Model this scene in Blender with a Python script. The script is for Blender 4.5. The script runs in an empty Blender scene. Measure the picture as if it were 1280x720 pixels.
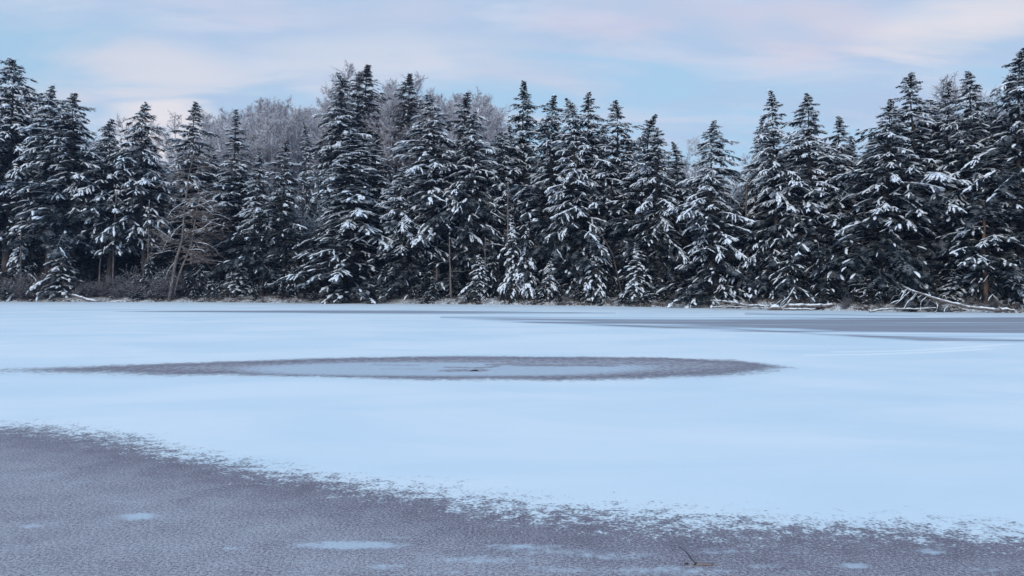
import bpy, math, random
import numpy as np
from mathutils import Vector, noise as mnoise

# ------------------------------------------------------------------ basics
scene = bpy.context.scene
COL = scene.collection
F, HV, CAMZ = 930.0, 355.0, 1.7          # focal length (px of a 1280 wide picture), horizon row, eye height


def tri_mesh(name, V, T, mats, mi=None, smooth=False):
    me = bpy.data.meshes.new(name)
    V = np.asarray(V, np.float32); T = np.asarray(T, np.int32)
    me.vertices.add(len(V)); me.vertices.foreach_set('co', V.ravel())
    me.loops.add(T.size); me.loops.foreach_set('vertex_index', T.ravel())
    me.polygons.add(len(T))
    me.polygons.foreach_set('loop_start', np.arange(0, T.size, 3, dtype=np.int32))
    me.polygons.foreach_set('loop_total', np.full(len(T), 3, np.int32))
    for m in mats:
        me.materials.append(m)
    if mi is not None:
        me.polygons.foreach_set('material_index', np.asarray(mi, np.int32))
    sm = np.full(len(T), smooth) if isinstance(smooth, bool) else np.asarray(smooth)
    me.polygons.foreach_set('use_smooth', sm)
    me.update(calc_edges=True)
    me.validate()
    return me


class MB:
    """collects triangles, builds one mesh"""
    def __init__(s):
        s.V, s.T, s.M, s.S, s.n = [], [], [], [], 0

    def add(s, V, T, m=0, smooth=False):
        V = np.asarray(V, float).reshape(-1, 3); T = np.asarray(T, int).reshape(-1, 3)
        s.V.append(V); s.T.append(T + s.n); s.M.append(np.full(len(T), m)); s.S.append(np.full(len(T), smooth))
        s.n += len(V)

    def tube(s, P, r, k=5, m=0, up=(0.13, 0.21, 0.97), squash=1.0):
        P = np.asarray(P, float); n = len(P)
        r = np.broadcast_to(np.asarray(r, float), (n,))
        tg = np.gradient(P, axis=0); tg /= np.linalg.norm(tg, axis=1)[:, None] + 1e-9
        u = np.cross(tg, np.asarray(up)); bad = np.linalg.norm(u, axis=1) < 0.05
        u[bad] = np.cross(tg[bad], (1.0, 0.0, 0.0))
        u /= np.linalg.norm(u, axis=1)[:, None]; v = np.cross(u, tg)
        a = np.arange(k) * 2 * math.pi / k
        V = P[:, None, :] + r[:, None, None] * (np.cos(a)[None, :, None] * u[:, None, :] + squash * np.sin(a)[None, :, None] * v[:, None, :])
        V = V.reshape(-1, 3)
        i = np.arange(n - 1)[:, None] * k; j = np.arange(k)[None, :]; j2 = (j + 1) % k
        q = np.stack([i + j, i + j2, i + k + j2, i + k + j], -1).reshape(-1, 4)
        T = np.concatenate([q[:, [0, 1, 2]], q[:, [0, 2, 3]]])
        caps = [[0, b + 1, b] for b in range(1, k - 1)] + [[(n - 1) * k, (n - 1) * k + b, (n - 1) * k + b + 1] for b in range(1, k - 1)]
        s.add(V, np.concatenate([T, np.array(caps)]), m, True)

    def mesh(s, name, mats):
        return tri_mesh(name, np.concatenate(s.V), np.concatenate(s.T), mats, np.concatenate(s.M), np.concatenate(s.S))


def link(name, me, parent=None):
    o = bpy.data.objects.new(name, me); COL.objects.link(o)
    if parent: o.parent = parent
    return o


def tag(o, label=None, cat=None, group=None, kind=None):
    if label: o['label'] = label
    if cat: o['category'] = cat
    if group: o['group'] = group
    if kind: o['kind'] = kind
    return o


def thing(name, label, cat, loc, group=None, rz=0.0, scale=(1, 1, 1), tilt=(0, 0)):
    o = bpy.data.objects.new(name, None); COL.objects.link(o)
    o.location = loc; o.rotation_euler = (tilt[0], tilt[1], rz); o.scale = scale
    o.empty_display_size = 0.3
    return tag(o, label, cat, group)


# octahedral sphere used for lumps of snow
def _octa():
    V = [np.array(v, float) for v in ((1, 0, 0), (-1, 0, 0), (0, 1, 0), (0, -1, 0), (0, 0, 1), (0, 0, -1))]
    T = [(0, 2, 4), (2, 1, 4), (1, 3, 4), (3, 0, 4), (2, 0, 5), (1, 2, 5), (3, 1, 5), (0, 3, 5)]
    cache = {}; out = []
    def mid(a, b):
        k = (min(a, b), max(a, b))
        if k not in cache:
            m = V[a] + V[b]; V.append(m / np.linalg.norm(m)); cache[k] = len(V) - 1
        return cache[k]
    for a, b, c in T:
        ab, bc, ca = mid(a, b), mid(b, c), mid(c, a)
        out += [(a, ab, ca), (ab, b, bc), (ca, bc, c), (ab, bc, ca)]
    return np.array(V), np.array(out)
OV, OT = _octa()


def lumps(mb, C, D, half, rng, m=0):
    """snow lumps: centres C, long axes D, half sizes (n,3)"""
    n = len(C)
    if n == 0: return
    D = D / (np.linalg.norm(D, axis=1)[:, None] + 1e-9)
    Y = np.cross(np.array([[0, 0, 1.0]]), D); Y /= np.linalg.norm(Y, axis=1)[:, None] + 1e-6
    Z = np.cross(D, Y)
    L = OV[None] * (1 + rng.normal(0, .16, (n, len(OV), 1)))
    W = L * half[:, None, :]
    W[:, :, 2] -= 0.35 * half[:, None, 0] * (L[:, :, 0] ** 2) * 0.5      # ends sag
    V = C[:, None] + W[:, :, 0:1] * D[:, None] + W[:, :, 1:2] * Y[:, None] + W[:, :, 2:3] * Z[:, None]
    T = (OT[None] + (np.arange(n) * len(OV))[:, None, None]).reshape(-1, 3)
    mb.add(V.reshape(-1, 3), T, m, True)


# ------------------------------------------------------------------ materials
def mat(name):
    m = bpy.data.materials.new(name); m.use_nodes = True
    nt = m.node_tree; nt.nodes.clear()
    out = nt.nodes.new('ShaderNodeOutputMaterial'); b = nt.nodes.new('ShaderNodeBsdfPrincipled')
    nt.links.new(b.outputs[0], out.inputs[0])
    return m, nt, b


def N(nt, t, **kw):
    n = nt.nodes.new(t)
    for k, v in kw.items():
        if k.startswith('i_'):
            n.inputs[k[2:].replace('_', ' ')].default_value = v
        else:
            setattr(n, k, v)
    return n


def noise_n(nt, vec, scale, detail=3.0, rough=0.55, dist=0.0):
    n = N(nt, 'ShaderNodeTexNoise'); n.inputs['Scale'].default_value = scale
    n.inputs['Detail'].default_value = detail; n.inputs['Roughness'].default_value = rough; n.inputs['Distortion'].default_value = dist
    if vec is not None: nt.links.new(vec, n.inputs['Vector'])
    return n.outputs[0]


def mth(nt, op, a, b=None, c=None, clamp=False):
    n = N(nt, 'ShaderNodeMath', operation=op); n.use_clamp = clamp
    for i, x in enumerate((a, b, c)):
        if x is None: continue
        if isinstance(x, (int, float)): n.inputs[i].default_value = x
        else: nt.links.new(x, n.inputs[i])
    return n.outputs[0]


def smooth(nt, x, lo, hi, a=0.0, b=1.0):
    n = N(nt, 'ShaderNodeMapRange', interpolation_type='SMOOTHSTEP')
    nt.links.new(x, n.inputs[0])
    for i, v in enumerate((lo, hi, a, b)): n.inputs[i + 1].default_value = v
    return n.outputs[0]


def mix(nt, f, a, b):
    n = N(nt, 'ShaderNodeMix', data_type='RGBA')
    if isinstance(f, (int, float)): n.inputs[0].default_value = f
    else: nt.links.new(f, n.inputs[0])
    for i, x in ((6, a), (7, b)):
        if isinstance(x, tuple): n.inputs[i].default_value = (*x, 1.0)
        else: nt.links.new(x, n.inputs[i])
    return n.outputs[2]


def objco(nt, scale=None, world=False):
    if world:
        o = N(nt, 'ShaderNodeNewGeometry').outputs['Position']
    else:
        o = N(nt, 'ShaderNodeTexCoord').outputs['Object']
    if scale:
        mp = N(nt, 'ShaderNodeMapping'); mp.inputs['Scale'].default_value = scale
        nt.links.new(o, mp.inputs[0]); o = mp.outputs[0]
    return o


def attr(nt, name):
    n = N(nt, 'ShaderNodeAttribute', attribute_name=name); return n.outputs['Fac']


def upness(nt):
    s = N(nt, 'ShaderNodeSeparateXYZ'); nt.links.new(N(nt, 'ShaderNodeNewGeometry').outputs['Normal'], s.inputs[0])
    return s.outputs[2]

SNOW = (0.80, 0.83, 0.88)


def make_snow():
    m, nt, b = mat('tree_snow')
    c = mix(nt, noise_n(nt, objco(nt), 3.0), (0.66, 0.73, 0.83), (0.82, 0.85, 0.91))
    nt.links.new(c, b.inputs['Base Color']); b.inputs['Roughness'].default_value = 0.75
    b.inputs['Specular IOR Level'].default_value = 0.2
    return m


def make_needles(name, c0, c1, frost):
    m, nt, b = mat(name)
    p = objco(nt)
    c = mix(nt, smooth(nt, noise_n(nt, p, 1.3, 4), .35, .65), c0, c1)
    rnd = N(nt, 'ShaderNodeObjectInfo').outputs['Random']
    c = mix(nt, mth(nt, 'MULTIPLY', rnd, 0.5), c, tuple(0.72 * x for x in c0))
    up = smooth(nt, upness(nt), .25, .8)
    patch = smooth(nt, noise_n(nt, p, 2.1, 3), .45, .62)
    f = mth(nt, 'MULTIPLY', mth(nt, 'MULTIPLY', up, patch), frost)
    c = mix(nt, f, c, (0.62, 0.66, 0.72))
    nt.links.new(c, b.inputs['Base Color']); b.inputs['Roughness'].default_value = 0.7
    b.inputs['Specular IOR Level'].default_value = 0.15
    return m


def make_bark(name, c0, c1, frost=0.0, lo=0.1, hi=0.7):
    m, nt, b = mat(name)
    p = objco(nt, (1, 1, 0.3))
    c = mix(nt, smooth(nt, noise_n(nt, p, 9.0, 5), .35, .7), c0, c1)
    if frost:
        f = mth(nt, 'MULTIPLY', smooth(nt, upness(nt), lo, hi), frost)
        f = mth(nt, 'MULTIPLY', f, smooth(nt, noise_n(nt, objco(nt), 2.5, 3), .3, .55))
        c = mix(nt, f, c, (0.72, 0.75, 0.80))
    nt.links.new(c, b.inputs['Base Color']); b.inputs['Roughness'].default_value = 0.85
    b.inputs['Specular IOR Level'].default_value = 0.15
    return m

M_SNOW = make_snow()
M_NEEDLE = make_needles('needles_dark', (0.005, 0.010, 0.016), (0.013, 0.022, 0.030), 0.22)
M_DEEP = make_needles('needles_deep', (0.005, 0.010, 0.014), (0.012, 0.019, 0.024), 0.10)
M_RUST = make_needles('needles_rusty', (0.045, 0.036, 0.034), (0.075, 0.055, 0.050), 0.35)
M_BARK = make_bark('bark_conifer', (0.045, 0.038, 0.036), (0.10, 0.085, 0.08), 0.5)
M_ORANGE = make_bark('bark_orange', (0.085, 0.052, 0.042), (0.16, 0.10, 0.08), 0.2)
M_DEAD = make_bark('bark_dead_grey', (0.085, 0.072, 0.072), (0.19, 0.165, 0.16), 0.7)
M_BROWNTWIG = make_bark('bark_dead_brown', (0.12, 0.088, 0.078), (0.20, 0.15, 0.13), 0.45)
M_FROST = make_bark('bark_frosted', (0.225, 0.19, 0.245), (0.35, 0.31, 0.375), 1.0, -0.45, 0.35)
M_SNOWY = make_bark('bark_snow_laden', (0.14, 0.13, 0.14), (0.24, 0.22, 0.24), 1.0, -0.5, 0.3)
M_BRUSH = make_bark('brush_stems', (0.042, 0.035, 0.043), (0.105, 0.088, 0.104), 0.6, 0.1, 0.7)
M_REDBRUSH = make_bark('brush_stems_red', (0.05, 0.032, 0.031), (0.105, 0.074, 0.070), 0.6, -0.1, 0.6)


# ------------------------------------------------------------------ where things stand
def gpt(u, v):
    Y = CAMZ * F / (v - HV); return ((u - 640) / F * Y, Y)

_sh = [gpt(0, 377), gpt(240, 377.6), gpt(400, 378.6), gpt(640, 381), gpt(860, 384.2), gpt(1000, 387.6), gpt(1280, 391.2)]
SHX = np.array([-400, -120] + [p[0] for p in _sh] + [42, 70, 130, 400])
SHY = np.array([120, 84] + [p[1] for p in _sh] + [36, 16, -40, -120])


def yshore(x):
    x = np.asarray(x, float)
    return np.interp(x, SHX, SHY) + .30 * np.sin(.41 * x + .6) + .25 * np.sin(.97 * x + 2.0) + .14 * np.sin(2.3 * x)


def fbm2(x, y, s=0.0):
    """cheap smooth noise, vectorised"""
    r = np.zeros_like(x, dtype=float)
    for k, (fx, fy, ph, a) in enumerate(((.21, .13, 1.3, .5), (.11, -.27, 4.1, .5), (.43, .37, .7, .28), (-.61, .29, 2.2, .22), (.93, .71, 5.1, .13), (.57, -1.13, 3.3, .12))):
        r += a * np.sin(fx * x + fy * y + ph + s * (k + 1))
    return r


def ground_z(x, y):
    x = np.asarray(x, float); y = np.asarray(y, float)
    s = y - yshore(x)
    wob = fbm2(x * 1.7, y * 1.7) * 0.5
    bank = np.interp(s, [-14, -1.2, 0.0, 0.5, 1.4, 5], [-2.5, -0.35, -0.03, 0.2, 0.42, 0.85]) + np.where(s > 0.3, 0.10 * wob, 0.03 * wob)
    # hillside: highest behind the left centre of the shore, low to the right
    px = x / np.maximum(y, 1) * F + 640
    amp = np.interp(px, [-400, 0, 150, 300, 470, 560, 640, 800, 900, 1000, 1200, 1700], [9, 10, 11, 16, 20, 17, 13, 7, 5.5, 6, 8, 8])
    t = np.clip((s - 5) / 60, 0, 1)
    hill = amp * (t * t * (3 - 2 * t) * 0.8 + 0.2 * t) + np.clip(s - 65, 0, 400) * 0.03
    return np.where(s > 5, bank + hill + 0.25 * wob, bank)


def at(u, s):
    """point seen in column u of the photograph, s metres behind the shore"""
    k = (u - 640) / F
    lo, hi = 5.0, 400.0
    for _ in range(50):
        Y = (lo + hi) / 2
        if Y - float(yshore(k * Y)) < s: lo = Y
        else: hi = Y
    x, y = k * Y, Y
    return x, y, float(ground_z(x, y))


# ------------------------------------------------------------------ ground and lake
def sheet(name, xs, ys, zf, m, attrs=None):
    X, Y = np.meshgrid(xs, ys); Z = zf(X, Y)
    nx, ny = len(xs), len(ys)
    i = (np.arange(ny - 1)[:, None] * nx + np.arange(nx - 1)[None]).ravel()
    q = np.stack([i, i + 1, i + nx + 1, i + nx], -1)
    me = bpy.data.meshes.new(name)
    V = np.stack([X, Y, Z], -1).reshape(-1, 3).astype(np.float32)
    me.vertices.add(len(V)); me.vertices.foreach_set('co', V.ravel())
    me.loops.add(q.size); me.loops.foreach_set('vertex_index', q.ravel().astype(np.int32))
    me.polygons.add(len(q))
    me.polygons.foreach_set('loop_start', np.arange(0, q.size, 4, dtype=np.int32))
    me.polygons.foreach_set('loop_total', np.full(len(q), 4, np.int32))
    me.polygons.foreach_set('use_smooth', np.full(len(q), True))
    me.materials.append(m)
    if attrs:
        for k, A in attrs(X, Y).items():
            a = me.attributes.new(k, 'FLOAT', 'POINT'); a.data.foreach_set('value', A.astype(np.float32).ravel())
    me.update(calc_edges=True)
    return tag(link(name, me), kind='structure')


def make_ground_mat():
    m, nt, b = mat('forest_floor')
    p = objco(nt)
    litter = mix(nt, noise_n(nt, p, 5.0, 5), (0.030, 0.021, 0.020), (0.085, 0.056, 0.050))
    cover = smooth(nt, mth(nt, 'ADD', mth(nt, 'MULTIPLY', noise_n(nt, p, 0.55, 4), .45), mth(nt, 'MULTIPLY', noise_n(nt, p, 4.0, 5), .55)), .43, .54)
    c = mix(nt, mth(nt, 'MULTIPLY', cover, 0.95), litter, (0.72, 0.75, 0.80))
    nt.links.new(c, b.inputs['Base Color']); b.inputs['Roughness'].default_value = 0.9
    bp = N(nt, 'ShaderNodeBump'); bp.inputs['Strength'].default_value = .6; bp.inputs['Distance'].default_value = .12
    nt.links.new(noise_n(nt, p, 3.0, 6), bp.inputs['Height']); nt.links.new(bp.outputs[0], b.inputs['Normal'])
    return m


def make_lake_mat():
    m, nt, b = mat('ice_and_snow')
    p = objco(nt)
    bare, slush, frost, track, stain = (attr(nt, k) for k in ('bare', 'slush', 'frost', 'track', 'stain'))
    # ragged edge between snow and bare ice
    n0 = noise_n(nt, p, 2.1, 3, .6); n1 = noise_n(nt, p, 8.0, 4, .62); n2 = noise_n(nt, p, 34.0, 3, .65)
    nn = mth(nt, 'ADD', mth(nt, 'ADD', mth(nt, 'MULTIPLY', n0, .15), mth(nt, 'MULTIPLY', n1, .40)), mth(nt, 'MULTIPLY', n2, .45))
    e = mth(nt, 'ADD', bare, mth(nt, 'MULTIPLY', mth(nt, 'SUBTRACT', nn, .5), 2.0))
    ice = smooth(nt, e, .40, .64)
    # bare ice, sugared with frost grains
    g = noise_n(nt, p, 50.0, 3, .75); g2 = noise_n(nt, p, 3.0, 4, .6); g3 = noise_n(nt, p, 170.0, 2, .6)
    gm = noise_n(nt, p, 8.0, 3, .65)
    gg = mth(nt, 'ADD', mth(nt, 'MULTIPLY', mth(nt, 'SUBTRACT', gm, .5), mth(nt, 'MULTIPLY', attr(nt, 'coarse'), .42)), mth(nt, 'ADD', mth(nt, 'ADD', mth(nt, 'MULTIPLY', g, .55), mth(nt, 'MULTIPLY', g3, .45)), mth(nt, 'MULTIPLY', mth(nt, 'SUBTRACT', g2, .5), .10)))
    grain = smooth(nt, mth(nt, 'ADD', gg, mth(nt, 'MULTIPLY', mth(nt, 'SUBTRACT', smooth(nt, bare, .6, 1.2), 1.0), .06)), .41, .59)
    dark = mix(nt, smooth(nt, noise_n(nt, p, 5.0, 4, .65), .3, .7), (0.128, 0.106, 0.140), (0.172, 0.148, 0.186))
    icec = mix(nt, mth(nt, 'MULTIPLY', grain, .78), dark, (0.60, 0.59, 0.65))
    fr = smooth(nt, mth(nt, 'ADD', frost, mth(nt, 'MULTIPLY', mth(nt, 'SUBTRACT', noise_n(nt, p, 14.0, 4, .65), .5), 1.3)), .35, .95)
    icec = mix(nt, mth(nt, 'MULTIPLY', fr, .72), icec, (0.54, 0.62, 0.72))
    icec = mix(nt, mth(nt, 'MULTIPLY', stain, .7), icec, (0.42, 0.30, 0.27))
    # packed snow
    drift = noise_n(nt, objco(nt, (.5, 1.0, 1)), .34, 5, .55, .5)
    sc = mix(nt, smooth(nt, drift, .32, .68), (0.665, 0.755, 0.835), (0.80, 0.84, 0.885))
    sc = mix(nt, mth(nt, 'MULTIPLY', smooth(nt, noise_n(nt, p, 42.0, 3, .7), .35, .65), .22), sc, (0.62, 0.68, 0.78))
    sc = mix(nt, track, sc, (0.92, 0.92, 0.92))
    # wet slush further out, wind-drawn in streaks along the shore
    st = noise_n(nt, objco(nt, (0.045, 0.75, 1)), 1.0, 5, .65, .4)
    q = mth(nt, 'ADD', slush, mth(nt, 'MULTIPLY', mth(nt, 'SUBTRACT', st, .5), 2.4))
    sl0 = smooth(nt, q, .18, .50); sl1 = smooth(nt, q, .42, .72)
    slc = mix(nt, smooth(nt, noise_n(nt, objco(nt, (0.1, 1.2, 1)), 1.0, 3), .4, .7), (0.29, 0.295, 0.345), (0.35, 0.35, 0.405))
    c = mix(nt, mth(nt, 'MULTIPLY', sl0, .75), mix(nt, ice, sc, icec), (0.50, 0.60, 0.72))
    c = mix(nt, sl1, c, slc)
    nt.links.new(c, b.inputs['Base Color'])
    r = mth(nt, 'ADD', mth(nt, 'MULTIPLY', ice, -.12), .72)
    nt.links.new(r, b.inputs['Roughness'])
    b.inputs['IOR'].default_value = 1.31
    b.inputs['Specular IOR Level'].default_value = 0.35
    h = mth(nt, 'ADD', mth(nt, 'MULTIPLY', ice, -1.0), mth(nt, 'MULTIPLY', mth(nt, 'MULTIPLY', grain, ice), .12))
    h = mth(nt, 'ADD', h, mth(nt, 'MULTIPLY', drift, 2.2))
    h = mth(nt, 'ADD', h, mth(nt, 'MULTIPLY', noise_n(nt, p, 9.0, 4), mth(nt, 'MULTIPLY', mth(nt, 'SUBTRACT', 1.0, ice), .35)))
    bp = N(nt, 'ShaderNodeBump'); bp.inputs['Strength'].default_value = .45; bp.inputs['Distance'].default_value = .012
    nt.links.new(h, bp.inputs['Height']); nt.links.new(bp.outputs[0], b.inputs['Normal'])
    return m


def world_curve(pts, left=None, right=None):
    g = [gpt(u, v) for u, v in pts]
    if left: g = [left] + g
    if right: g = g + [right]
    a = np.array(g); o = np.argsort(a[:, 0]); return a[o, 0], a[o, 1]


def ss(x, a, b):
    t = np.clip((x - a) / (b - a), 0, 1); return t * t * (3 - 2 * t)


def seg_dist(X, Y, pts, wx=1.0):
    d = np.full(X.shape, 1e9)
    for (x0, y0), (x1, y1) in zip(pts[:-1], pts[1:]):
        dx, dy = x1 - x0, y1 - y0; t = np.clip(((X - x0) * dx + (Y - y0) * dy) / (dx * dx + dy * dy), 0, 1)
        d = np.minimum(d, np.hypot(X - x0 - t * dx, Y - y0 - t * dy))
    return d


def lake_attrs(X, Y):
    # 1. bare ice nearest the bank
    ex, ey = world_curve([(0, 535), (60, 537), (130, 546), (200, 561), (300, 582), (420, 602), (520, 615), (640, 630), (760, 643), (900, 652), (1050, 658), (1280, 666)], (-25, 15), (20, -6))
    E = np.interp(X, ex, ey) + 0.10 * fbm2(X * 5, Y * 5)
    near = 0.5 + (E - Y) / 1.05 * 0.5
    near = np.clip(near, -.25, 1.2)
    # 2. the oval of thin ice
    tx, ty = world_curve([(-60, 462.5), (-10, 461), (60, 458.5), (150, 455), (280, 450), (420, 446.5), (560, 444.5), (700, 444.5), (820, 446), (920, 450), (975, 456.5), (995, 459)])
    bx, by = world_curve([(-60, 463.5), (-10, 466), (60, 468.5), (150, 470.5), (280, 472.5), (420, 475.5), (560, 476.5), (700, 475), (820, 472), (920, 467), (975, 462), (995, 459.2)])
    T = np.interp(X, tx, ty, left=-1, right=-1); B = np.interp(X, bx, by, left=99, right=99)
    w = 0.14 * fbm2(X * 4, Y * 3, .7) + .34 * fbm2(X * 1.1, Y * 1.0, 2.7)
    ins = np.minimum(T - Y, Y - B) + w
    uu_ = X / np.maximum(Y, .1) * F + 640
    oval = np.clip(0.5 + ins / (1.5 + 1.6 * ss(uu_, 300, 40) + 1.2 * ss(uu_, 820, 960)) - .03 * ss(uu_, 100, 0) - .10 * ss(uu_, 900, 985), -.3, 1.15)
    # snow that has blown on to its middle
    cx, cy = gpt(585, 460)
    mid = 1 - np.hypot((X - cx) / 4.0, (Y - cy + 0.1) / 1.25) + .16 * fbm2(X * 1.3, Y * 3, 1.9)
    midfrost = 1.15 * ss(mid, -.35, .5)
    # dark lines where the middle has cracked
    for pts, wd, am in (([(560, 463.5), (578, 463), (600, 463)], .10, .95), ([(560, 459), (600, 460), (620, 458)], .06, .8), ([(615, 456), (650, 455), (700, 457)], .08, .9),
                        ([(470, 456), (520, 456.5)], .06, .6), ([(480, 461), (530, 461.5)], .05, .5), ([(650, 457), (720, 456.5), (760, 457)], .10, .7)):
        d = seg_dist(X, Y, [gpt(*q) for q in pts]); midfrost = midfrost - np.where(mid > -.6, am * ss(wd * 3.6 - d, 0, wd * 3.0), 0)
    bare = np.maximum(near, oval)
    # 3. slush bands further out
    u = X / np.maximum(Y, .1) * F + 640; v = HV + CAMZ * F / np.maximum(Y, .1)
    def band(top, bot, soft=2.3):
        a = np.array(top, float); b_ = np.array(bot, float)
        tp = np.interp(u, a[:, 0], a[:, 1]); bt = np.interp(u, b_[:, 0], b_[:, 1])
        d = np.minimum((v - tp), (bt - v))
        return np.where((u > max(a[0, 0], b_[0, 0])), np.clip(.5 + d / (2 * soft), -.3, .78), -.3)
    far = Y > 14
    s1 = band([(550, 396.8), (640, 397), (860, 399), (960, 398), (1060, 397.5), (1280, 397), (1600, 396)], [(550, 397.4), (640, 400), (800, 404), (960, 409.5), (1060, 414), (1280, 417), (1600, 417)])
    s2 = .85 * band([(600, 399), (700, 402.5), (840, 408), (920, 410), (1050, 417.5), (1150, 420.5), (1280, 423.5), (1600, 427)], [(600, 399.4), (700, 404.8), (840, 411), (920, 413), (1050, 420), (1150, 426), (1280, 427), (1600, 430)])
    s3 = .95 * band([(140, 389.0), (300, 388.0), (420, 387.5), (540, 388.2), (760, 391)], [(140, 389.7), (300, 390.8), (420, 391.4), (540, 391.6), (760, 391.8)], 1.0)
    s3 = np.where(u < 770, s3, -.3)
    s4 = np.where((u > 60) & (u < 190), .55 * band([(60, 387.2), (190, 387)], [(60, 387.7), (190, 387.9)], .5), -.3)
    s5 = np.where((u > 930) & (u < 1160), .6 * band([(930, 391), (1160, 394)], [(930, 393.5), (1160, 396)], .6), -.3)
    s6 = np.minimum(.40, band([(560, 397), (860, 398), (1280, 397), (1600, 397)], [(560, 397.6), (700, 403.5), (840, 410), (1050, 418.5), (1280, 426), (1600, 429)]))
    slush = np.where(far, np.maximum.reduce([s6, s1, s2, s3, s4, s5]), -.3)
    # pale refrozen puddles on the near ice
    frost = np.clip(midfrost, -.5, 1) * 1.05
    for (pu, pv, ru, rv, am) in ((173, 646, 34, 7, 1.), (38, 658, 24, 4, .8), (437, 682, 95, 7, 1.1), (500, 672, 45, 3, .6), (290, 686, 24, 4, .7), (185, 667, 26, 4, .5), (145, 681, 22, 3, .5), (480, 709, 36, 7, .75),
                                 (100, 603, 30, 3, .6), (155, 628, 26, 3, .5), (330, 632, 30, 3, .4), (1165, 690, 30, 6, .8), (1070, 708, 36, 6, .85), (650, 684, 80, 6, .75), (600, 700, 110, 8, .7), (760, 696, 110, 9, .62),
                                 (830, 714, 130, 9, .7), (905, 690, 70, 7, .6), (960, 708, 50, 6, .6), (700, 712, 90, 8, .6), (990, 690, 60, 4, .5), (380, 715, 60, 5, .5), (240, 640, 40, 3, .4), (60, 615, 40, 3, .4), (1230, 712, 60, 6, .6), (700, 690, 120, 6, .6), (740, 678, 40, 3, .4), (560, 716, 90, 6, .5), (1000, 716, 60, 5, .5)):
        gx, gy = gpt(pu, pv); rx = ru / F * gy; ry = rv * gy * gy / (CAMZ * F)
        frost = np.maximum(frost, am * np.clip(1.25 - np.hypot((X - gx) / rx, (Y - gy) / ry), 0, 1))
    track = np.zeros_like(X)
    for pts in ([(1045, 440), (1110, 439), (1170, 437), (1225, 433), (1262, 430)], [(1010, 444), (1090, 443), (1170, 440), (1235, 436)], [(1175, 428), (1215, 426)]):
        d = seg_dist(X, Y, [gpt(*q) for q in pts]); track = np.maximum(track, ss(.22 - d, 0, .2) * .8)
    gx, gy = gpt(876, 706)
    stain = np.clip(1.3 - np.hypot((X - gx) / .085, (Y - gy) / .035), 0, 1)
    coarse = ss(Y, 9.5, 12.5) + 0 * X
    return dict(coarse=coarse, bare=bare, slush=slush, frost=frost, track=track, stain=stain)


def grow(a, b, d0, ratio):
    out = [a]; d = d0
    while out[-1] < b: out.append(out[-1] + d); d *= ratio
    return np.array(out)

xr = grow(9.0, 420, .07, 1.028)
lx = np.concatenate([-xr[::-1], np.arange(-8.93, 8.95, .06), xr])
ly = np.concatenate([[-300, -120, -60, -30, -15, -8, -4, -1, 1, 2, 2.8], grow(3.2, 130, .022, 1.0062)])
lake = sheet('lake', lx, ly, lambda X, Y: np.zeros_like(X), make_lake_mat(), lake_attrs)

tx_ = np.concatenate([-grow(60, 420, 2, 1.15)[::-1], np.arange(-59.2, 59.3, .8), grow(60, 420, 2, 1.15)])
ty_ = np.concatenate([[-320, -200, -120, -60, -30, 0, 15], np.arange(25, 40, 1.5), np.arange(40, 110, .5), grow(110, 480, 2, 1.12)])
ground = sheet('ground', tx_, ty_, ground_z, make_ground_mat())


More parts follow.
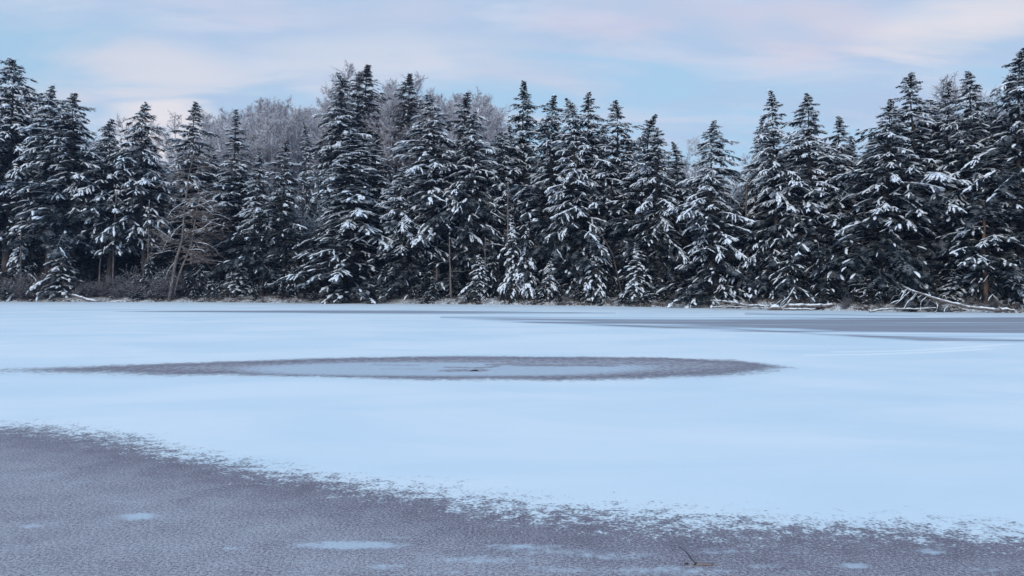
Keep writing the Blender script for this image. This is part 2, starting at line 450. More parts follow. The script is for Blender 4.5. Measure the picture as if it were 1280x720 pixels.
# ------------------------------------------------------------------ conifers
def conifer_meshes(name, seed, H=16.0, R=3.2, base=.05, nb=210, droop=.35, snow=.6, power=.8, needle=None, gap=0.15, fine=1.0, lump=1.0, stubs=0, low=.3, wide=.35, tiers=.62):
    rng = np.random.default_rng(seed)
    needle = needle or M_NEEDLE
    tr, cr, sn = MB(), MB(), MB()
    # trunk with a slight sweep
    zz = np.linspace(-.4, H, 15); f = np.clip(zz / H, 0, 1)
    sway = rng.normal(0, .14, 2); nod = rng.normal(0, .12, 2)
    def axis(z):
        g = np.clip(z / H, 0, 1)
        n_ = np.clip((g - .90) / .10, 0, 1) ** 2
        return np.stack([sway[0] * np.sin(3 * g) + nod[0] * n_, sway[1] * np.sin(2.3 * g) + nod[1] * n_, z], -1)
    tr.tube(axis(zz), .20 * (1 - f) ** 1.15 * (H / 16) + .008, 8)
    for _ in range(stubs):                          # dead stubs on the bare lower trunk
        z = rng.uniform(1.0, H * base + 1.5); a = rng.uniform(0, 6.283); L = rng.uniform(.4, 1.7)
        d = np.array([math.cos(a), math.sin(a), 0]); q = np.linspace(0, 1, 5)
        P = axis(np.array(z)) + q[:, None] * L * d + np.outer(-.25 * L * q ** 2 + rng.normal(0, .03, 5), [0, 0, 1])
        tr.tube(P, .022 * (1 - .8 * q), 3)
    az = rng.uniform(0, 6.283)
    lob = rng.uniform(0, 6.283, 4)
    tri_list = []; Cs, Ds, Hs = [], [], []
    up = np.array([0, 0, 1.0])
    for i in range(nb):
        t = ((i + rng.uniform(0, 1)) / nb) ** 1.0
        az += 2.39996 + rng.normal(0, .35)
        z = H * (base + (1 - base) * t) - .02
        if t < .9:                                   # boughs sit in loose, spiralling tiers
            ph = .22 * math.sin(2 * az + lob[3]) + .2 * math.sin(az + lob[0])
            z = z * .42 + .58 * (round((z + ph) / tiers) * tiers - ph) + rng.normal(0, .09)
            z = max(z, H * base * .9 + .05)
        prof = min((1 - t) ** power, 2.5 * (1 - t)) * .99 + .004
        w = min(1.0, t / wide); prof *= .66 + .34 * w * w * (3 - 2 * w)      # shorter boughs in the shade lower down
        tier = .87 + .13 * math.sin(t * 31 + lob[0]) + .22 * math.sin(az * 2 + lob[1] + t * 9) + .20 * math.sin(az + lob[2] + t * 13)
        L = R * prof * tier * rng.uniform(.55, 1.12) * (1.35 if rng.random() < .07 else 1)
        w = min(1.0, max(0.0, (t - .24) / .36)); shade = (low + (1.08 - low) * w * w * (3 - 2 * w)) * (1 + .55 * max(0, t - .4))
        if rng.random() < gap * .6: L *= .55
        L = max(L, .10)
        d = np.array([math.cos(az), math.sin(az), 0.0]); e = np.cross(up, d)
        p0 = math.radians(4 + 25 * t ** 2.5 + 34 * max(0, (t - .86) / .14) ** 1.5 + rng.normal(0, 7))
        dr = 1.35 * droop * rng.uniform(.65, 1.4) * (1 - .5 * t)
        curl = rng.normal(0, .10)
        def ax(s):
            s = np.asarray(s)[..., None]
            return axis(np.array(z)) + L * (s * math.cos(p0) * d + curl * s * s * e + (s * math.sin(p0) - dr * s * s) * up)
        sp = np.linspace(0, 1, 6)
        cr.tube(ax(sp), (.028 * (L / 3) ** .7 + .005) * (1 - .85 * sp), 3, 1)
        m = max(10, int(L / .088 * fine))
        s = np.sort(np.concatenate([rng.uniform(.12, 1, m - 2), [.97, 1.0]]))
        P = ax(s); Tg = ax(np.minimum(s + .02, 1.02)) - ax(s - .02); Tg /= np.linalg.norm(Tg, axis=1)[:, None]
        side = np.where(np.arange(m) % 2 == 0, 1.0, -1.0)
        phi = np.radians(rng.uniform(38, 70, m)) * (1 - .75 * s ** 4)
        D = Tg * np.cos(phi)[:, None] + (side * np.sin(phi))[:, None] * e + (-.22 - .42 * rng.random(m))[:, None] * up
        D /= np.linalg.norm(D, axis=1)[:, None]
        l = np.clip((.20 + .42 * L * np.clip(1.05 - s, 0, 1) ** .8 * np.clip(s * 3, 0, 1)) * rng.uniform(.7, 1.25, m), .10, .95)
        l = np.minimum(l, .06 + .36 * L) if L < 1 else np.minimum(l, .14 + .28 * L)
        # needle sprays
        J = 6
        fj = (np.arange(J) + .5) / J
        S = np.cross(D, up[None]); S /= np.linalg.norm(S, axis=1)[:, None] + 1e-6
        U = np.cross(S, D)
        for sd in (1, -1):
            roll = rng.normal(-.25, .45, (m, J)); wj = rng.uniform(.07, .145, (m, J)) * (1.15 - .55 * fj)[None] * (.75 + .5 * min(L, 2) / 2)
            sag = -.18 * fj ** 2
            B = P[:, None] + (l[:, None] * fj[None])[..., None] * D[:, None] + (l[:, None] * sag[None])[..., None] * up
            h = (l / J * .62)[:, None, None]
            v0 = B - h * D[:, None]; v1 = B + h * D[:, None]
            out = sd * np.cos(roll)[..., None] * S[:, None] + np.sin(roll)[..., None] * U[:, None]
            v2 = B + wj[..., None] * (out + .75 * D[:, None])
            tri_list.append(np.stack([v0, v1, v2], -2).reshape(-1, 3, 3))
        # lumps of snow on the twigs, more towards the bough's end
        load = .82 * snow * shade * (.5 + 1.2 * rng.random()) * (0.15 if rng.random() < gap + .08 else 1.0)
        pr = load * np.clip(2.0 * (s - .28), 0, 1)
        hit = rng.random(m) < pr
        if hit.any():
            k = hit.nonzero()[0]
            rep = np.concatenate([k, k, k, k[l[k] > .26], k[l[k] > .5]])
            fr = rng.uniform(.25, .95, len(rep))
            ln = np.clip(l[rep] * rng.uniform(.30, .56, len(rep)), .06, .34)
            wd = np.where(rng.random(len(rep)) < .16, rng.uniform(.05, .08, len(rep)), rng.uniform(.018, .040, len(rep))) * (1.12 - .45 * t) * (.6 + .4 * min(L, 2) / 2) * lump
            ht = wd * rng.uniform(.5, .85, len(rep))
            c = P[rep] + (l[rep] * fr)[:, None] * D[rep] + (l[rep] * -.18 * fr ** 2 + ht * .55 + .012)[:, None] * up
            Cs.append(c); Ds.append(D[rep] + rng.normal(0, .12, (len(rep), 3))); Hs.append(np.stack([ln, wd, ht], -1))
        # and a ridge of it along the bough
        nr = int(L * 6.0 * load + rng.random())
        if nr:
            sr = .32 + .72 * rng.random(nr) ** .8; c = ax(sr); dd = ax(sr + .03) - c
            wd = rng.uniform(.04, .095, nr) * (1.12 - .45 * t) * lump * (.6 + .4 * min(L, 2) / 2); ht = wd * rng.uniform(.5, .8, nr)
            c = c + (ht * .6 + .015)[:, None] * up + rng.normal(0, .05, (nr, 1)) * e
            Cs.append(c); Ds.append(dd / (np.linalg.norm(dd, axis=1)[:, None]) + rng.normal(0, .1, (nr, 3))); Hs.append(np.stack([rng.uniform(.12, .34, nr), wd, ht], -1))
    # the leader and its few upright sprays
    nl = 46; zl = H * (1 - .075 * rng.random(nl) ** .8) ; a = rng.uniform(0, 6.283, nl); ll = .07 + .9 * (H - zl) * .42
    b0 = axis(zl); o_ = np.stack([np.cos(a) * .62, np.sin(a) * .62, np.full(nl, .5)], -1); sd_ = np.stack([-np.sin(a), np.cos(a), np.zeros(nl)], -1) * .045
    tri_list.append(np.stack([b0 + sd_, b0 - sd_, b0 + o_ * ll[:, None]], -2))
    tri = np.concatenate(tri_list)
    cr.add(tri.reshape(-1, 3), np.arange(len(tri) * 3).reshape(-1, 3), 0, False)
    C = np.concatenate(Cs); D = np.concatenate(Ds); Hh = np.concatenate(Hs)
    lumps(sn, C, D, Hh, rng)
    return dict(trunk=tr.mesh(name + '_trunk', [M_BARK]), crown=cr.mesh(name + '_crown', [needle, M_BARK]), snow=sn.mesh(name + '_snow', [M_SNOW]), H=H, R=R)


VAR = {}
USED = {}
def variant(k):
    # two or three individuals of every habit, taken in turn
    n = USED[k] = USED.get(k, -1) + 1
    alt = n % (2 if k[0] in 'ABDE' else 1); kk = k; k = k + '_' + str(alt)
    if k not in VAR:
        spec = dict(
            A0=dict(seed=1, base=.03, R=3.4, nb=270, droop=.44, snow=.72, power=.62, gap=.1, lump=1.0, low=.35),
            A1=dict(seed=2, base=.04, R=3.3, nb=270, droop=.40, snow=.74, power=.64, gap=.15, lump=1.0, low=.07),
            A2=dict(seed=3, base=.05, R=3.5, nb=260, droop=.46, snow=.72, power=.58, gap=.2, lump=1.0, low=.05),
            A3=dict(seed=14, base=.02, R=3.4, nb=280, droop=.38, snow=.72, power=.70, gap=.1, lump=1.0, low=.25),
            B0=dict(seed=4, base=.10, R=2.8, nb=270, droop=.36, snow=.60, power=.62, gap=.2, low=.08),
            B1=dict(seed=5, base=.08, R=2.9, nb=270, droop=.42, snow=.68, power=.64, gap=.2, low=.08),
            B2=dict(seed=6, base=.10, R=2.7, nb=260, droop=.32, snow=.52, power=.56, gap=.25, low=.1),
            D0=dict(seed=7, base=.26, R=3.2, nb=230, droop=.42, snow=.70, power=.60, gap=.2, stubs=10, low=.5, wide=.2),
            D1=dict(seed=8, base=.30, R=3.0, nb=220, droop=.44, snow=.64, power=.55, gap=.2, stubs=12, low=.5, wide=.2),
            D2=dict(seed=9, base=.22, R=3.1, nb=230, droop=.38, snow=.58, power=.62, gap=.25, stubs=9, low=.15),
            C0=dict(seed=10, base=.10, R=2.0, nb=220, droop=.36, snow=.60, power=.75, gap=.2, low=.1),
            C1=dict(seed=11, base=.12, R=1.9, nb=210, droop=.40, snow=.55, power=.7, gap=.25, low=.1),
            E0=dict(seed=12, H=6.0, R=1.45, base=.06, nb=120, droop=.5, snow=.62, power=.75, gap=.25, fine=1.0, lump=1.6, low=.9),
            E1=dict(seed=13, H=5.0, R=1.5, base=.08, nb=100, droop=.55, snow=.55, power=.65, gap=.3, fine=1.0, lump=1.6, low=.8),
            U0=dict(seed=21, H=4.0, R=1.6, base=.03, nb=90, droop=.4, snow=.22, power=.5, gap=.3, low=.5, tiers=.4, needle=M_DEEP),
            U1=dict(seed=22, H=4.0, R=1.7, base=.02, nb=90, droop=.5, snow=.15, power=.45, gap=.3, low=.5, tiers=.4, needle=M_DEEP),
            F0=dict(seed=15, base=.10, R=2.5, nb=280, droop=.22, snow=.10, power=.52, needle=M_RUST, gap=.3),
            G0=dict(seed=16, base=.06, R=3.0, nb=210, droop=.36, snow=.50, power=.55, gap=.3, needle=M_DEEP, low=.04),
            G1=dict(seed=17, base=.14, R=3.0, nb=210, droop=.40, snow=.55, power=.52, gap=.3, needle=M_DEEP, low=.04),
            G2=dict(seed=18, base=.10, R=2.8, nb=210, droop=.32, snow=.6, power=.6, gap=.3, needle=M_DEEP, low=.04),
        )[kk]
        if alt:
            spec['seed'] += 100 * alt; spec['droop'] *= 1.12; spec['power'] *= 1.08; spec['R'] *= 1.02; spec['gap'] += .06; spec['tiers'] = spec.get('tiers', .62) * 1.2
        VAR[k] = conifer_meshes('conifer_' + k, **spec)
    return VAR[k]

RND = random.Random(5)


def plant(k, label, x, y, z, h, r, group=None, name='conifer_tree', tilt=None, cat='conifer tree', snow=True):
    v = variant(k)
    tl = tilt or (RND.gauss(0, .022), RND.gauss(0, .022))
    o = thing(name, label, cat, (x, y, z - .08), group, RND.uniform(0, 6.28), (r / v['R'] * RND.uniform(.92, 1.1), r / v['R'] * RND.uniform(.92, 1.1), h / v['H']), tl)
    link('trunk', v['trunk'], o)
    c = link('crown', v['crown'], o)
    if snow: link('snow_clumps', v['snow'], c)
    return o


def plant_px(u, top, s, hw, k, label, wf=1.46, **kw):
    x, y, z = at(u, s)
    h = CAMZ + (HV - top) / F * y - z
    return plant(k, label, x, y, z, h, hw * y / F * wf, **kw)

G_EDGE = 'snowy conifers along the shore'
TREES = [
    # u, top, s, half width, kind, label
    (6, 70, 4.5, 58, 'D0', 'tallest dark conifer at the far left end, its pointed tip alone against the sky'),
    (57, 107, 4.0, 44, 'D1', 'conifer with a small round top, first one right of the tall end tree'),
    (88, 116, 2.6, 56, 'D2', 'broad dark conifer with heavy white pads under its blunt top and a shadowed hollow below'),
    (135, 147, 3.4, 44, 'D1', 'lower snow-clumped conifer above two thin bare trunks near the brush'),
    (183, 128, 4.8, 46, 'D0', 'pointed conifer with white drooping bough ends, just left of the brown dead tree'),
    (243, 128, 7.5, 44, 'B0', 'pointed conifer rising directly behind the brown dead forked tree'),
    (284, 136, 7.0, 36, 'C0', 'narrow conifer between the brown dead tree and the twin dark conifers'),
    (328, 192, 2.6, 40, 'B1', 'shorter and more shaded tree of the twin dark conifers'),
    (357, 177, 2.4, 42, 'B2', 'taller tree of the twin dark conifers, speckled with small white pads'),
    (384, 152, 12, 24, 'C1', 'slim conifer standing back in the gap where the snowy slope shows'),
    (427, 92, 27, 44, 'A1', 'snow-streaked conifer on the hilltop beside the bare tall tree'),
    (460, 80, 30, 38, 'F0', 'dark conifer with hardly any snow, highest on the hill'),
    (521, 93, 30, 36, 'F0', 'rusty brown rounded conifer among bare trees on the hilltop'),
    (440, 163, 2.2, 70, 'A0', 'broad conifer with long white horizontal boughs reaching out over the snowy slope'),
    (470, 168, 5.5, 42, 'C0', 'narrower conifer tucked behind the broad long-boughed one'),
    (508, 205, 2.4, 38, 'A2', 'short shadowy conifer filling the gap beside the broad long-boughed one'),
    (547, 120, 3.6, 52, 'D0', 'leaning-topped conifer with clumped snow above several bare grey trunks'),
    (572, 114, 5.0, 48, 'B1', 'taller conifer of the close pair just right of the hilltop rusty one'),
    (597, 140, 4.0, 44, 'D2', 'conifer of middling height right behind the dead snag'),
    (622, 165, 5.0, 34, 'B0', 'conifer half hidden between the dead snag and the tallest central spire'),
    (652, 99, 7.0, 44, 'B2', 'tallest central conifer, a narrow dark spire with little snow on its tip'),
    (684, 119, 4.2, 46, 'D2', 'conifer with hanging white bough ends above the two young snow-caked ones'),
    (722, 124, 3.0, 48, 'A3', 'conifer with steep white drooping boughs reaching the shore, beside the slanting trunk'),
    (746, 114, 4.5, 46, 'B1', 'higher of the close-set spires above the slanting trunk'),
    (769, 122, 5.2, 42, 'B0', 'last spire of the close-set group before the skyline steps down'),
    (802, 143, 4.4, 40, 'B2', 'conifer where the skyline starts to step down, dark in its lower half'),
    (826, 159, 3.2, 44, 'A1', 'conifer with bent white boughs standing left of the big solitary cone'),
    (850, 176, 6.0, 28, 'C1', 'lowest pointed conifer next to the gap in the skyline'),
    (897, 151, 1.8, 54, 'A0', 'big cone-shaped conifer standing forward by the driftwood, boughs to the ground'),
    (953, 146, 6.5, 36, 'B0', 'conifer with a soft top just right of the skyline gap'),
    (973, 112, 4.0, 48, 'A3', 'tall narrow-tipped conifer above the bundle of upright driftwood sticks'),
    (1014, 117, 4.5, 54, 'A1', 'full bushy-topped conifer above the long shore log'),
    (1046, 143, 5.0, 42, 'B1', 'conifer with a thin tip just below the flying bird'),
    (1073, 168, 7.0, 32, 'C0', 'small conifer in the dip of the skyline under the bird'),
    (1102, 124, 3.0, 62, 'A2', 'wide conifer with layered white boughs over the tip of the fallen tree'),
    (1155, 86, 4.0, 66, 'A1', 'tall heavy conifer rising right above the raised fallen trunk'),
    (1172, 104, 5.5, 40, 'B2', 'second spire close behind the tall heavy conifer above the fallen trunk'),
    (1208, 91, 5.0, 52, 'B1', 'slender-topped conifer in front of the large bare tree'),
    (1242, 170, 2.6, 52, 'A3', 'lower conifer with long heavy white boughs beside the orange bare trunk'),
    (1278, 60, 2.2, 62, 'D2', 'huge conifer cut by the right edge of the view, towering over its neighbours'),
]
for u, top, s, hw, k, lab in TREES:
    plant_px(u, top, s, hw, k, lab, wf={284: 1.15, 328: 1.15, 357: 1.15, 384: 1.1, 427: 1.6, 460: 1.5, 521: 1.35}.get(u, 1.46), group=G_EDGE)

YOUNG = [
    (641, 272, 1.2, 23, 'E0', 'young snow-caked conifer touching the dead snag'),
    (661, 276, 1.0, 23, 'E0', 'young snow-caked conifer a step right of the one touching the snag'),
    (22, 286, 1.5, 26, 'E1', 'young conifer loaded with snow at the left end of the shore brush'),
    (74, 300, 1.3, 38, 'E1', 'wide young conifer leaning over the brush with speckled snow'),
    (736, 300, 1.0, 26, 'E1', 'small bushy conifer with white pads at the foot of the slanting trunk'),
    (300, 318, 2.0, 26, 'E0', 'small dark young conifer under the narrow tree near the dead forked one'),
    (597, 318, 1.6, 24, 'E1', 'small sapling conifer beneath the bare grey trunks'),
    (1262, 318, 1.6, 34, 'E1', 'young conifer with ragged snow beside the root end of the fallen tree'),
    (1190, 335, 2.4, 26, 'E0', 'low young conifer in the shade behind the middle of the fallen trunk'),
    (795, 305, 1.4, 26, 'E0', 'young conifer with sparse white pads between the slanting trunk and the big cone'),
    (690, 322, 1.3, 22, 'E1', 'lowest young conifer just right of the snow-caked young pair'),
]
for u, top, s, hw, k, lab in YOUNG:
    plant_px(u, top, s, hw, k, lab, wf=1.05, group='young conifers at the water edge', name='young_conifer_tree', cat='young conifer')

# deep stand behind the shore row
skyu = [-400, 0, 32, 72, 112, 160, 212, 265, 310, 360, 420, 510, 560, 620, 700, 735, 785, 813, 838, 860, 940, 990, 1030, 1058, 1088, 1125, 1185, 1225, 1255, 1280, 1700]
skyv = [120, 120, 132, 130, 165, 176, 182, 178, 205, 235, 240, 215, 160, 150, 150, 146, 158, 168, 182, 215, 205, 150, 155, 185, 165, 140, 125, 122, 120, 110, 100]
kinds = ['B0', 'B1', 'B2', 'D0', 'D1', 'D2', 'C0', 'C1', 'A1', 'A2']
for row, (s0, s1, du) in enumerate(((7, 11, 29), (12, 18, 42), (20, 30, 52))):
    u = -190.0
    while u < 1470:
        uu = u + RND.uniform(-10, 10); s = RND.uniform(s0, s1); u += du * RND.uniform(.8, 1.2)
        if 362 < uu < 404: continue
        if 270 < uu < 640 and row == 2 and RND.random() < .75: continue
        if 905 < uu < 945 and row > 0: continue
        top = float(np.interp(uu, skyu, skyv)) + RND.uniform(6, 30)
        plant_px(uu, top, s, RND.uniform(34, 46), RND.choice(('G0', 'G1', 'G2')), 'snow-dusted dark conifer deep in the stand, mostly hidden by the shore row', group='conifers deep in the stand')
for i in range(96):
    uu = -20 + (i % 58) * 23 + RND.uniform(-10, 10); s = RND.uniform(1.6, 4.5) if i < 58 else RND.uniform(.7, 1.6); x, y, z = at(uu, s)
    plant(('U0', 'U1')[i % 2], 'low dark conifer with little snow, in the shade under the taller shore trees', x, y, z, RND.uniform(1.8, 4.2) if i < 58 else RND.uniform(.8, 1.9), RND.uniform(1.1, 1.8) if i < 58 else RND.uniform(.7, 1.2), group='low shaded conifers of the understory', name='young_conifer_tree', cat='young conifer')
# the shore runs on beyond both ends of the view
for uu in (-60, -130, -210, -300, 1335, 1400, 1480, 1570):
    plant_px(uu, RND.uniform(70, 120), RND.uniform(2, 5), RND.uniform(48, 60), RND.choice(kinds), 'snowy conifer where the shore runs on past the end of the view', group='conifers past the ends of the view')


# ------------------------------------------------------------------ bare trees
def bare_meshes(name, seed, H=13.0, spread=3.6, m=None, first=.34, n1=15, n2=9, n3=7, n4=5, up=.75, fork=True, thick=1.0):
    rng = np.random.default_rng(seed); tr, cr = MB(), MB(); m = m or M_FROST
    def path(p, d, L, n, wander, lift):
        P = [np.array(p, float)]; d = np.array(d, float); d /= np.linalg.norm(d)
        for _ in range(n):
            d = d + rng.normal(0, wander, 3) + np.array([0, 0, lift]); d /= np.linalg.norm(d)
            P.append(P[-1] + d * L / n)
        return np.array(P)
    T = path((0, 0, -.3), (rng.normal(0, .05), rng.normal(0, .05), 1), H * .9, 9, .05, .05)
    r0 = .016 * H * thick
    tr.tube(T, r0 * (1 - np.linspace(0, 1, 10) * .85), 7)
    def along(P, f):
        x = f * (len(P) - 1); i = min(int(x), len(P) - 2); g = x - i
        return P[i] * (1 - g) + P[i + 1] * g, P[i + 1] - P[i]
    for i in range(n1):
        f = first + (1 - first) * (i + rng.random()) / n1
        p, d = along(T, min(f, .99)); a = i * 2.4 + rng.normal(0, .4)
        out = np.array([math.cos(a), math.sin(a), 0])
        L1 = spread * (1.15 - .55 * (f - first) / (1 - first)) * rng.uniform(.75, 1.2)
        B1 = path(p, out + np.array([0, 0, up + rng.normal(0, .15)]), L1, 6, .13, .07)
        cr.tube(B1, .030 * thick * (L1 / 3) * (1 - np.linspace(0, 1, 7) * .8) + .008, 4)
        for j in range(n2):
            f2 = .2 + .8 * (j + rng.random()) / n2
            p2, d2 = along(B1, min(f2, .99)); d2 = d2 / np.linalg.norm(d2)
            L2 = L1 * .42 * (1.2 - .6 * f2) * rng.uniform(.7, 1.2)
            B2 = path(p2, d2 + rng.normal(0, .6, 3) + np.array([0, 0, .15]), L2, 4, .15, .05)
            cr.tube(B2, .013 * thick * (1 - np.linspace(0, 1, 5) * .6), 3)
            for k in range(n3):
                f3 = .15 + .85 * (k + rng.random()) / n3
                p3, d3 = along(B2, min(f3, .99)); d3 = d3 / np.linalg.norm(d3)
                L3 = L2 * .5 * rng.uniform(.6, 1.3)
                B3 = path(p3, d3 + rng.normal(0, .55, 3), L3, 2, .15, .03)
                cr.tube(B3, .0115 * thick * np.array([1, .85, .6]), 3)
                for q in range(n4):
                    p4, d4 = along(B3, rng.uniform(.2, .99)); d4 = d4 / np.linalg.norm(d4)
                    e = p4 + (d4 + rng.normal(0, .6, 3)) * L3 * .45
                    cr.tube(np.array([p4, e]), .0085 * thick, 3)
    return dict(trunk=tr.mesh(name + '_trunk', [m]), crown=cr.mesh(name + '_twigs', [m]), H=H, R=spread)

BARE = [bare_meshes('bare_tree_' + str(i), 40 + i, 13 + .4 * i, 3.3 + .25 * (i % 3), up=(.9, .6, 1.1, .75)[i], thick=1.25) for i in range(4)]
SAP = [bare_meshes('snowy_sapling_' + str(i), 60 + i, 7, 2.4, m=M_SNOWY, first=.12, n1=15, n2=8, n3=5, n4=3, up=(.45, .25, .6)[i], thick=1.5) for i in range(3)]


def bare(v, label, x, y, z, h, r, group=None, name='bare_tree', cat='bare tree'):
    sc = h / v['H']
    o = thing(name, label, cat, (x, y, z - .1), group, RND.uniform(0, 6.28), (r, r, 1) if False else (sc * r, sc * r, sc))
    link('trunk', v['trunk'], o); link('crown', v['crown'], o)
    return o

NAMED_BARE = [
    (412, 90, 31, 0, 'tall frosted bare tree against the sky on the left side of the hilltop conifers'),
    (484, 96, 34, 0, 'purplish bare tree standing between the two dark hilltop conifers'),
    (595, 112, 30, 2, 'bare tree on the hill just right of the rusty conifer, above the close pair'),
    (340, 122, 36, 1, 'widest bare crown on the hill, alone on the skyline above the twin dark conifers'),
    (868, 176, 14, 3, 'thin frosted bare tree in the skyline gap left of the big cone'),
    (930, 190, 10, 0, 'frosted bare tree between the big cone and the next conifers'),
    (1243, 94, 13, 1, 'large bare tree behind the slender-topped conifer at the right end'),
    (1195, 100, 15, 2, 'bare tree peeping out behind the tall heavy conifer'),
    (152, 142, 22, 0, 'pale bare tree in the dip behind the lower snow-clumped conifer'),
    (222, 150, 24, 3, 'pale bare tree in the dip beside the dead forked tree top'),
]
for u, top, s, k, lab in NAMED_BARE:
    x, y, z = at(u, s); bare(BARE[k], lab, x, y, z, CAMZ + (HV - top) / F * y - z, 1.0, 'bare trees on the hill')
bsu = [60, 150, 230, 280, 330, 400, 440, 480, 540, 600, 640, 700]
bsv = [165, 150, 160, 140, 122, 120, 120, 102, 112, 114, 140, 170]
for i in range(120):
    u = RND.uniform(255, 640) if i < 104 else RND.choice([RND.uniform(110, 250), RND.uniform(1175, 1300), RND.uniform(845, 945)])
    s = RND.uniform(24, 62) if u < 700 else RND.uniform(11, 20)
    if s < 37 and min(abs(u - 427), abs(u - 460), abs(u - 521)) < 30: continue
    x, y, z = at(u, s)
    top = (float(np.interp(u, bsu, bsv)) if u < 700 else (118 if u > 1000 else 195)) + abs(RND.gauss(0, 13)) + (14 if s < 40 else 0)
    h = min(CAMZ + (HV - top) / F * y - z, 17)
    if h < 5: continue
    bare(BARE[i % 4], 'leafless frosted tree in the thick of the wood on the hillside', x, y, z, h, RND.uniform(.85, 1.15), 'leafless trees of the hillside wood')
for i in range(84):
    u = (RND.uniform(300, 640) if i < 40 else RND.uniform(360, 545)) if i < 72 else RND.choice([RND.uniform(365, 400), RND.uniform(900, 945)])
    s = RND.uniform(7, 30) if i < 72 else RND.uniform(6, 10); x, y, z = at(u, s)
    bare(SAP[i % 3], 'snow-laden leafless sapling on the slope behind the shore conifers', x, y, z, RND.uniform(4.5, 8.5), RND.uniform(.9, 1.2), 'snow-laden saplings on the slope', 'snowy_sapling', 'sapling')


# ------------------------------------------------------------------ dead trees, bare trunks
def snow_on(P, r, mb, rng, k=6, lift=.55, every=1.0):
    """uneven cap of snow along the upper side of a log"""
    P = np.asarray(P, float); n = max(4, int(np.linalg.norm(P[-1] - P[0]) / .12))
    f = np.linspace(0, 1, n); src = np.linspace(0, 1, len(P))
    Q = np.stack([np.interp(f, src, P[:, i]) for i in range(3)], -1); rr = np.interp(f, src, np.broadcast_to(r, (len(P),)))
    th = rr * (1 + .25 * rng.normal(0, 1, n)).clip(.4, 1.5)
    Q = Q + np.outer(rr * lift, [0, 0, 1])
    th[0] *= .2; th[-1] *= .2
    mb.tube(Q, th * 1.02, k, 0, squash=.85)


def px(u, v, Y): return np.array([(u - 640) / F * Y, Y, CAMZ + (HV - v) / F * Y])


def local(o, P): return np.asarray(P) - np.array(o.location)

rng = np.random.default_rng(77)


def bend(a, b, n, w, r=rng):
    f = np.linspace(0, 1, n)[:, None]; P = a * (1 - f) + b * f
    P[1:-1] += np.cumsum(r.normal(0, w, (n - 2, 3)), 0) * np.minimum(1, np.minimum(f[1:-1], 1 - f[1:-1]) * 3); return P

# forked dead tree with brown twigs
x, y, z = at(212, .35)
o = thing('dead_tree', 'brown dead tree with two leaning stems and curling leafless branches at the water edge', 'dead tree', (x, y, z - .1))
for si, (pts, rad) in enumerate((([(211, 366), (219, 330), (228, 300), (231, 262), (236, 222), (243, 190)], .17), ([(214, 366), (226, 338), (240, 305), (246, 262), (250, 225)], .14))):
    P = np.array([local(o, px(u, v, y + (.25 if si else -.1) - .16 * i)) for i, (u, v) in enumerate(pts)]); P[0, 2] = -.1
    f = np.linspace(0, 1, 24); src = np.linspace(0, 1, len(P)); Q = np.stack([np.interp(f, src, P[:, i]) for i in range(3)], -1)
    mb = MB(); mb.tube(Q, rad * (1 - .8 * f), 8); link('stem', mb.mesh('dead_stem', [M_DEAD]), o)
    mb = MB(); sn = MB()
    for b in range(58):
        fi = rng.uniform(.30, 1.0); c = Q[int(fi * 23)]; sd = rng.choice([-1, 1], p=[.36, .64])
        L = rng.uniform(1.3, 4.6) * (1.3 - .7 * fi)
        dirv = np.array([sd * rng.uniform(.7, 1), rng.normal(0, .5), rng.uniform(-.25, .35)]); P1 = [c]
        for q in range(7):
            dirv = dirv + rng.normal(0, .16, 3) + np.array([0, 0, -.05]); dirv /= np.linalg.norm(dirv); P1.append(P1[-1] + dirv * L / 7)
        P1 = np.array(P1); mb.tube(P1, .026 * (1 - np.linspace(0, 1, 8) * .8), 4)
        if rng.random() < .45: snow_on(P1[2:], .022, sn, rng)
        for q in range(26):
            i0 = rng.integers(2, 8); e = P1[i0] + np.array([dirv[0], rng.normal(0, .3), 0]) * rng.uniform(.2, .6) + rng.normal(0, .14, 3)
            mb.tube(np.array([P1[i0], (P1[i0] + e) / 2 + rng.normal(0, .03, 3), e]), .013, 3)
    br = link('branches', mb.mesh('dead_branches', [M_BROWNTWIG]), o)
    br.name = 'crown'
    link('snow_clumps', sn.mesh('dead_branch_snow', [M_SNOW]), br)

# grey snag with a few bare limbs
x, y, z = at(634, 1.6)
o = thing('dead_tree', 'grey dead snag with stub limbs pointing left, beside the young snow-caked conifers', 'dead tree', (x, y, z - .1))
h = CAMZ + (HV - 226) / F * y - z
mb = MB(); Q = np.stack([np.linspace(0, .08, 14), np.zeros(14), np.linspace(0, h, 14)], -1) + rng.normal(0, .015, (14, 3)); mb.tube(Q, np.linspace(.15, .03, 14), 8)
link('trunk', mb.mesh('snag_trunk', [M_DEAD]), o)
sn = MB()
for (u0, v0, u1, v1) in ((632, 276, 613, 265), (631, 297, 607, 281), (631, 300, 620, 292), (631, 307, 613, 304), (633, 271, 622, 263)):
    a = local(o, px(u0, v0, y)); b = local(o, px(u1, v1, y - .5)); P = bend(a, b, 7, .03)
    mb = MB(); mb.tube(P, np.linspace(.055, .022, 7), 5); lm = link('limb', mb.mesh('snag_limb', [M_DEAD]), o)
    sn = MB(); snow_on(P[1:], .035, sn, rng); link('snow', sn.mesh('limb_snow', [M_SNOW]), lm)
tw = MB(); 
for i in range(60):
    zz = rng.uniform(.45, .99) * h; a = rng.uniform(0, 6.28); L = rng.uniform(.15, .55)
    p = np.array([.05, 0, zz]); e = p + np.array([math.cos(a) * L, math.sin(a) * L, rng.uniform(-.1, .15)]); tw.tube(bend(p, e, 4, .04), .012, 3)
link('crown', tw.mesh('snag_twigs', [M_DEAD]), o)


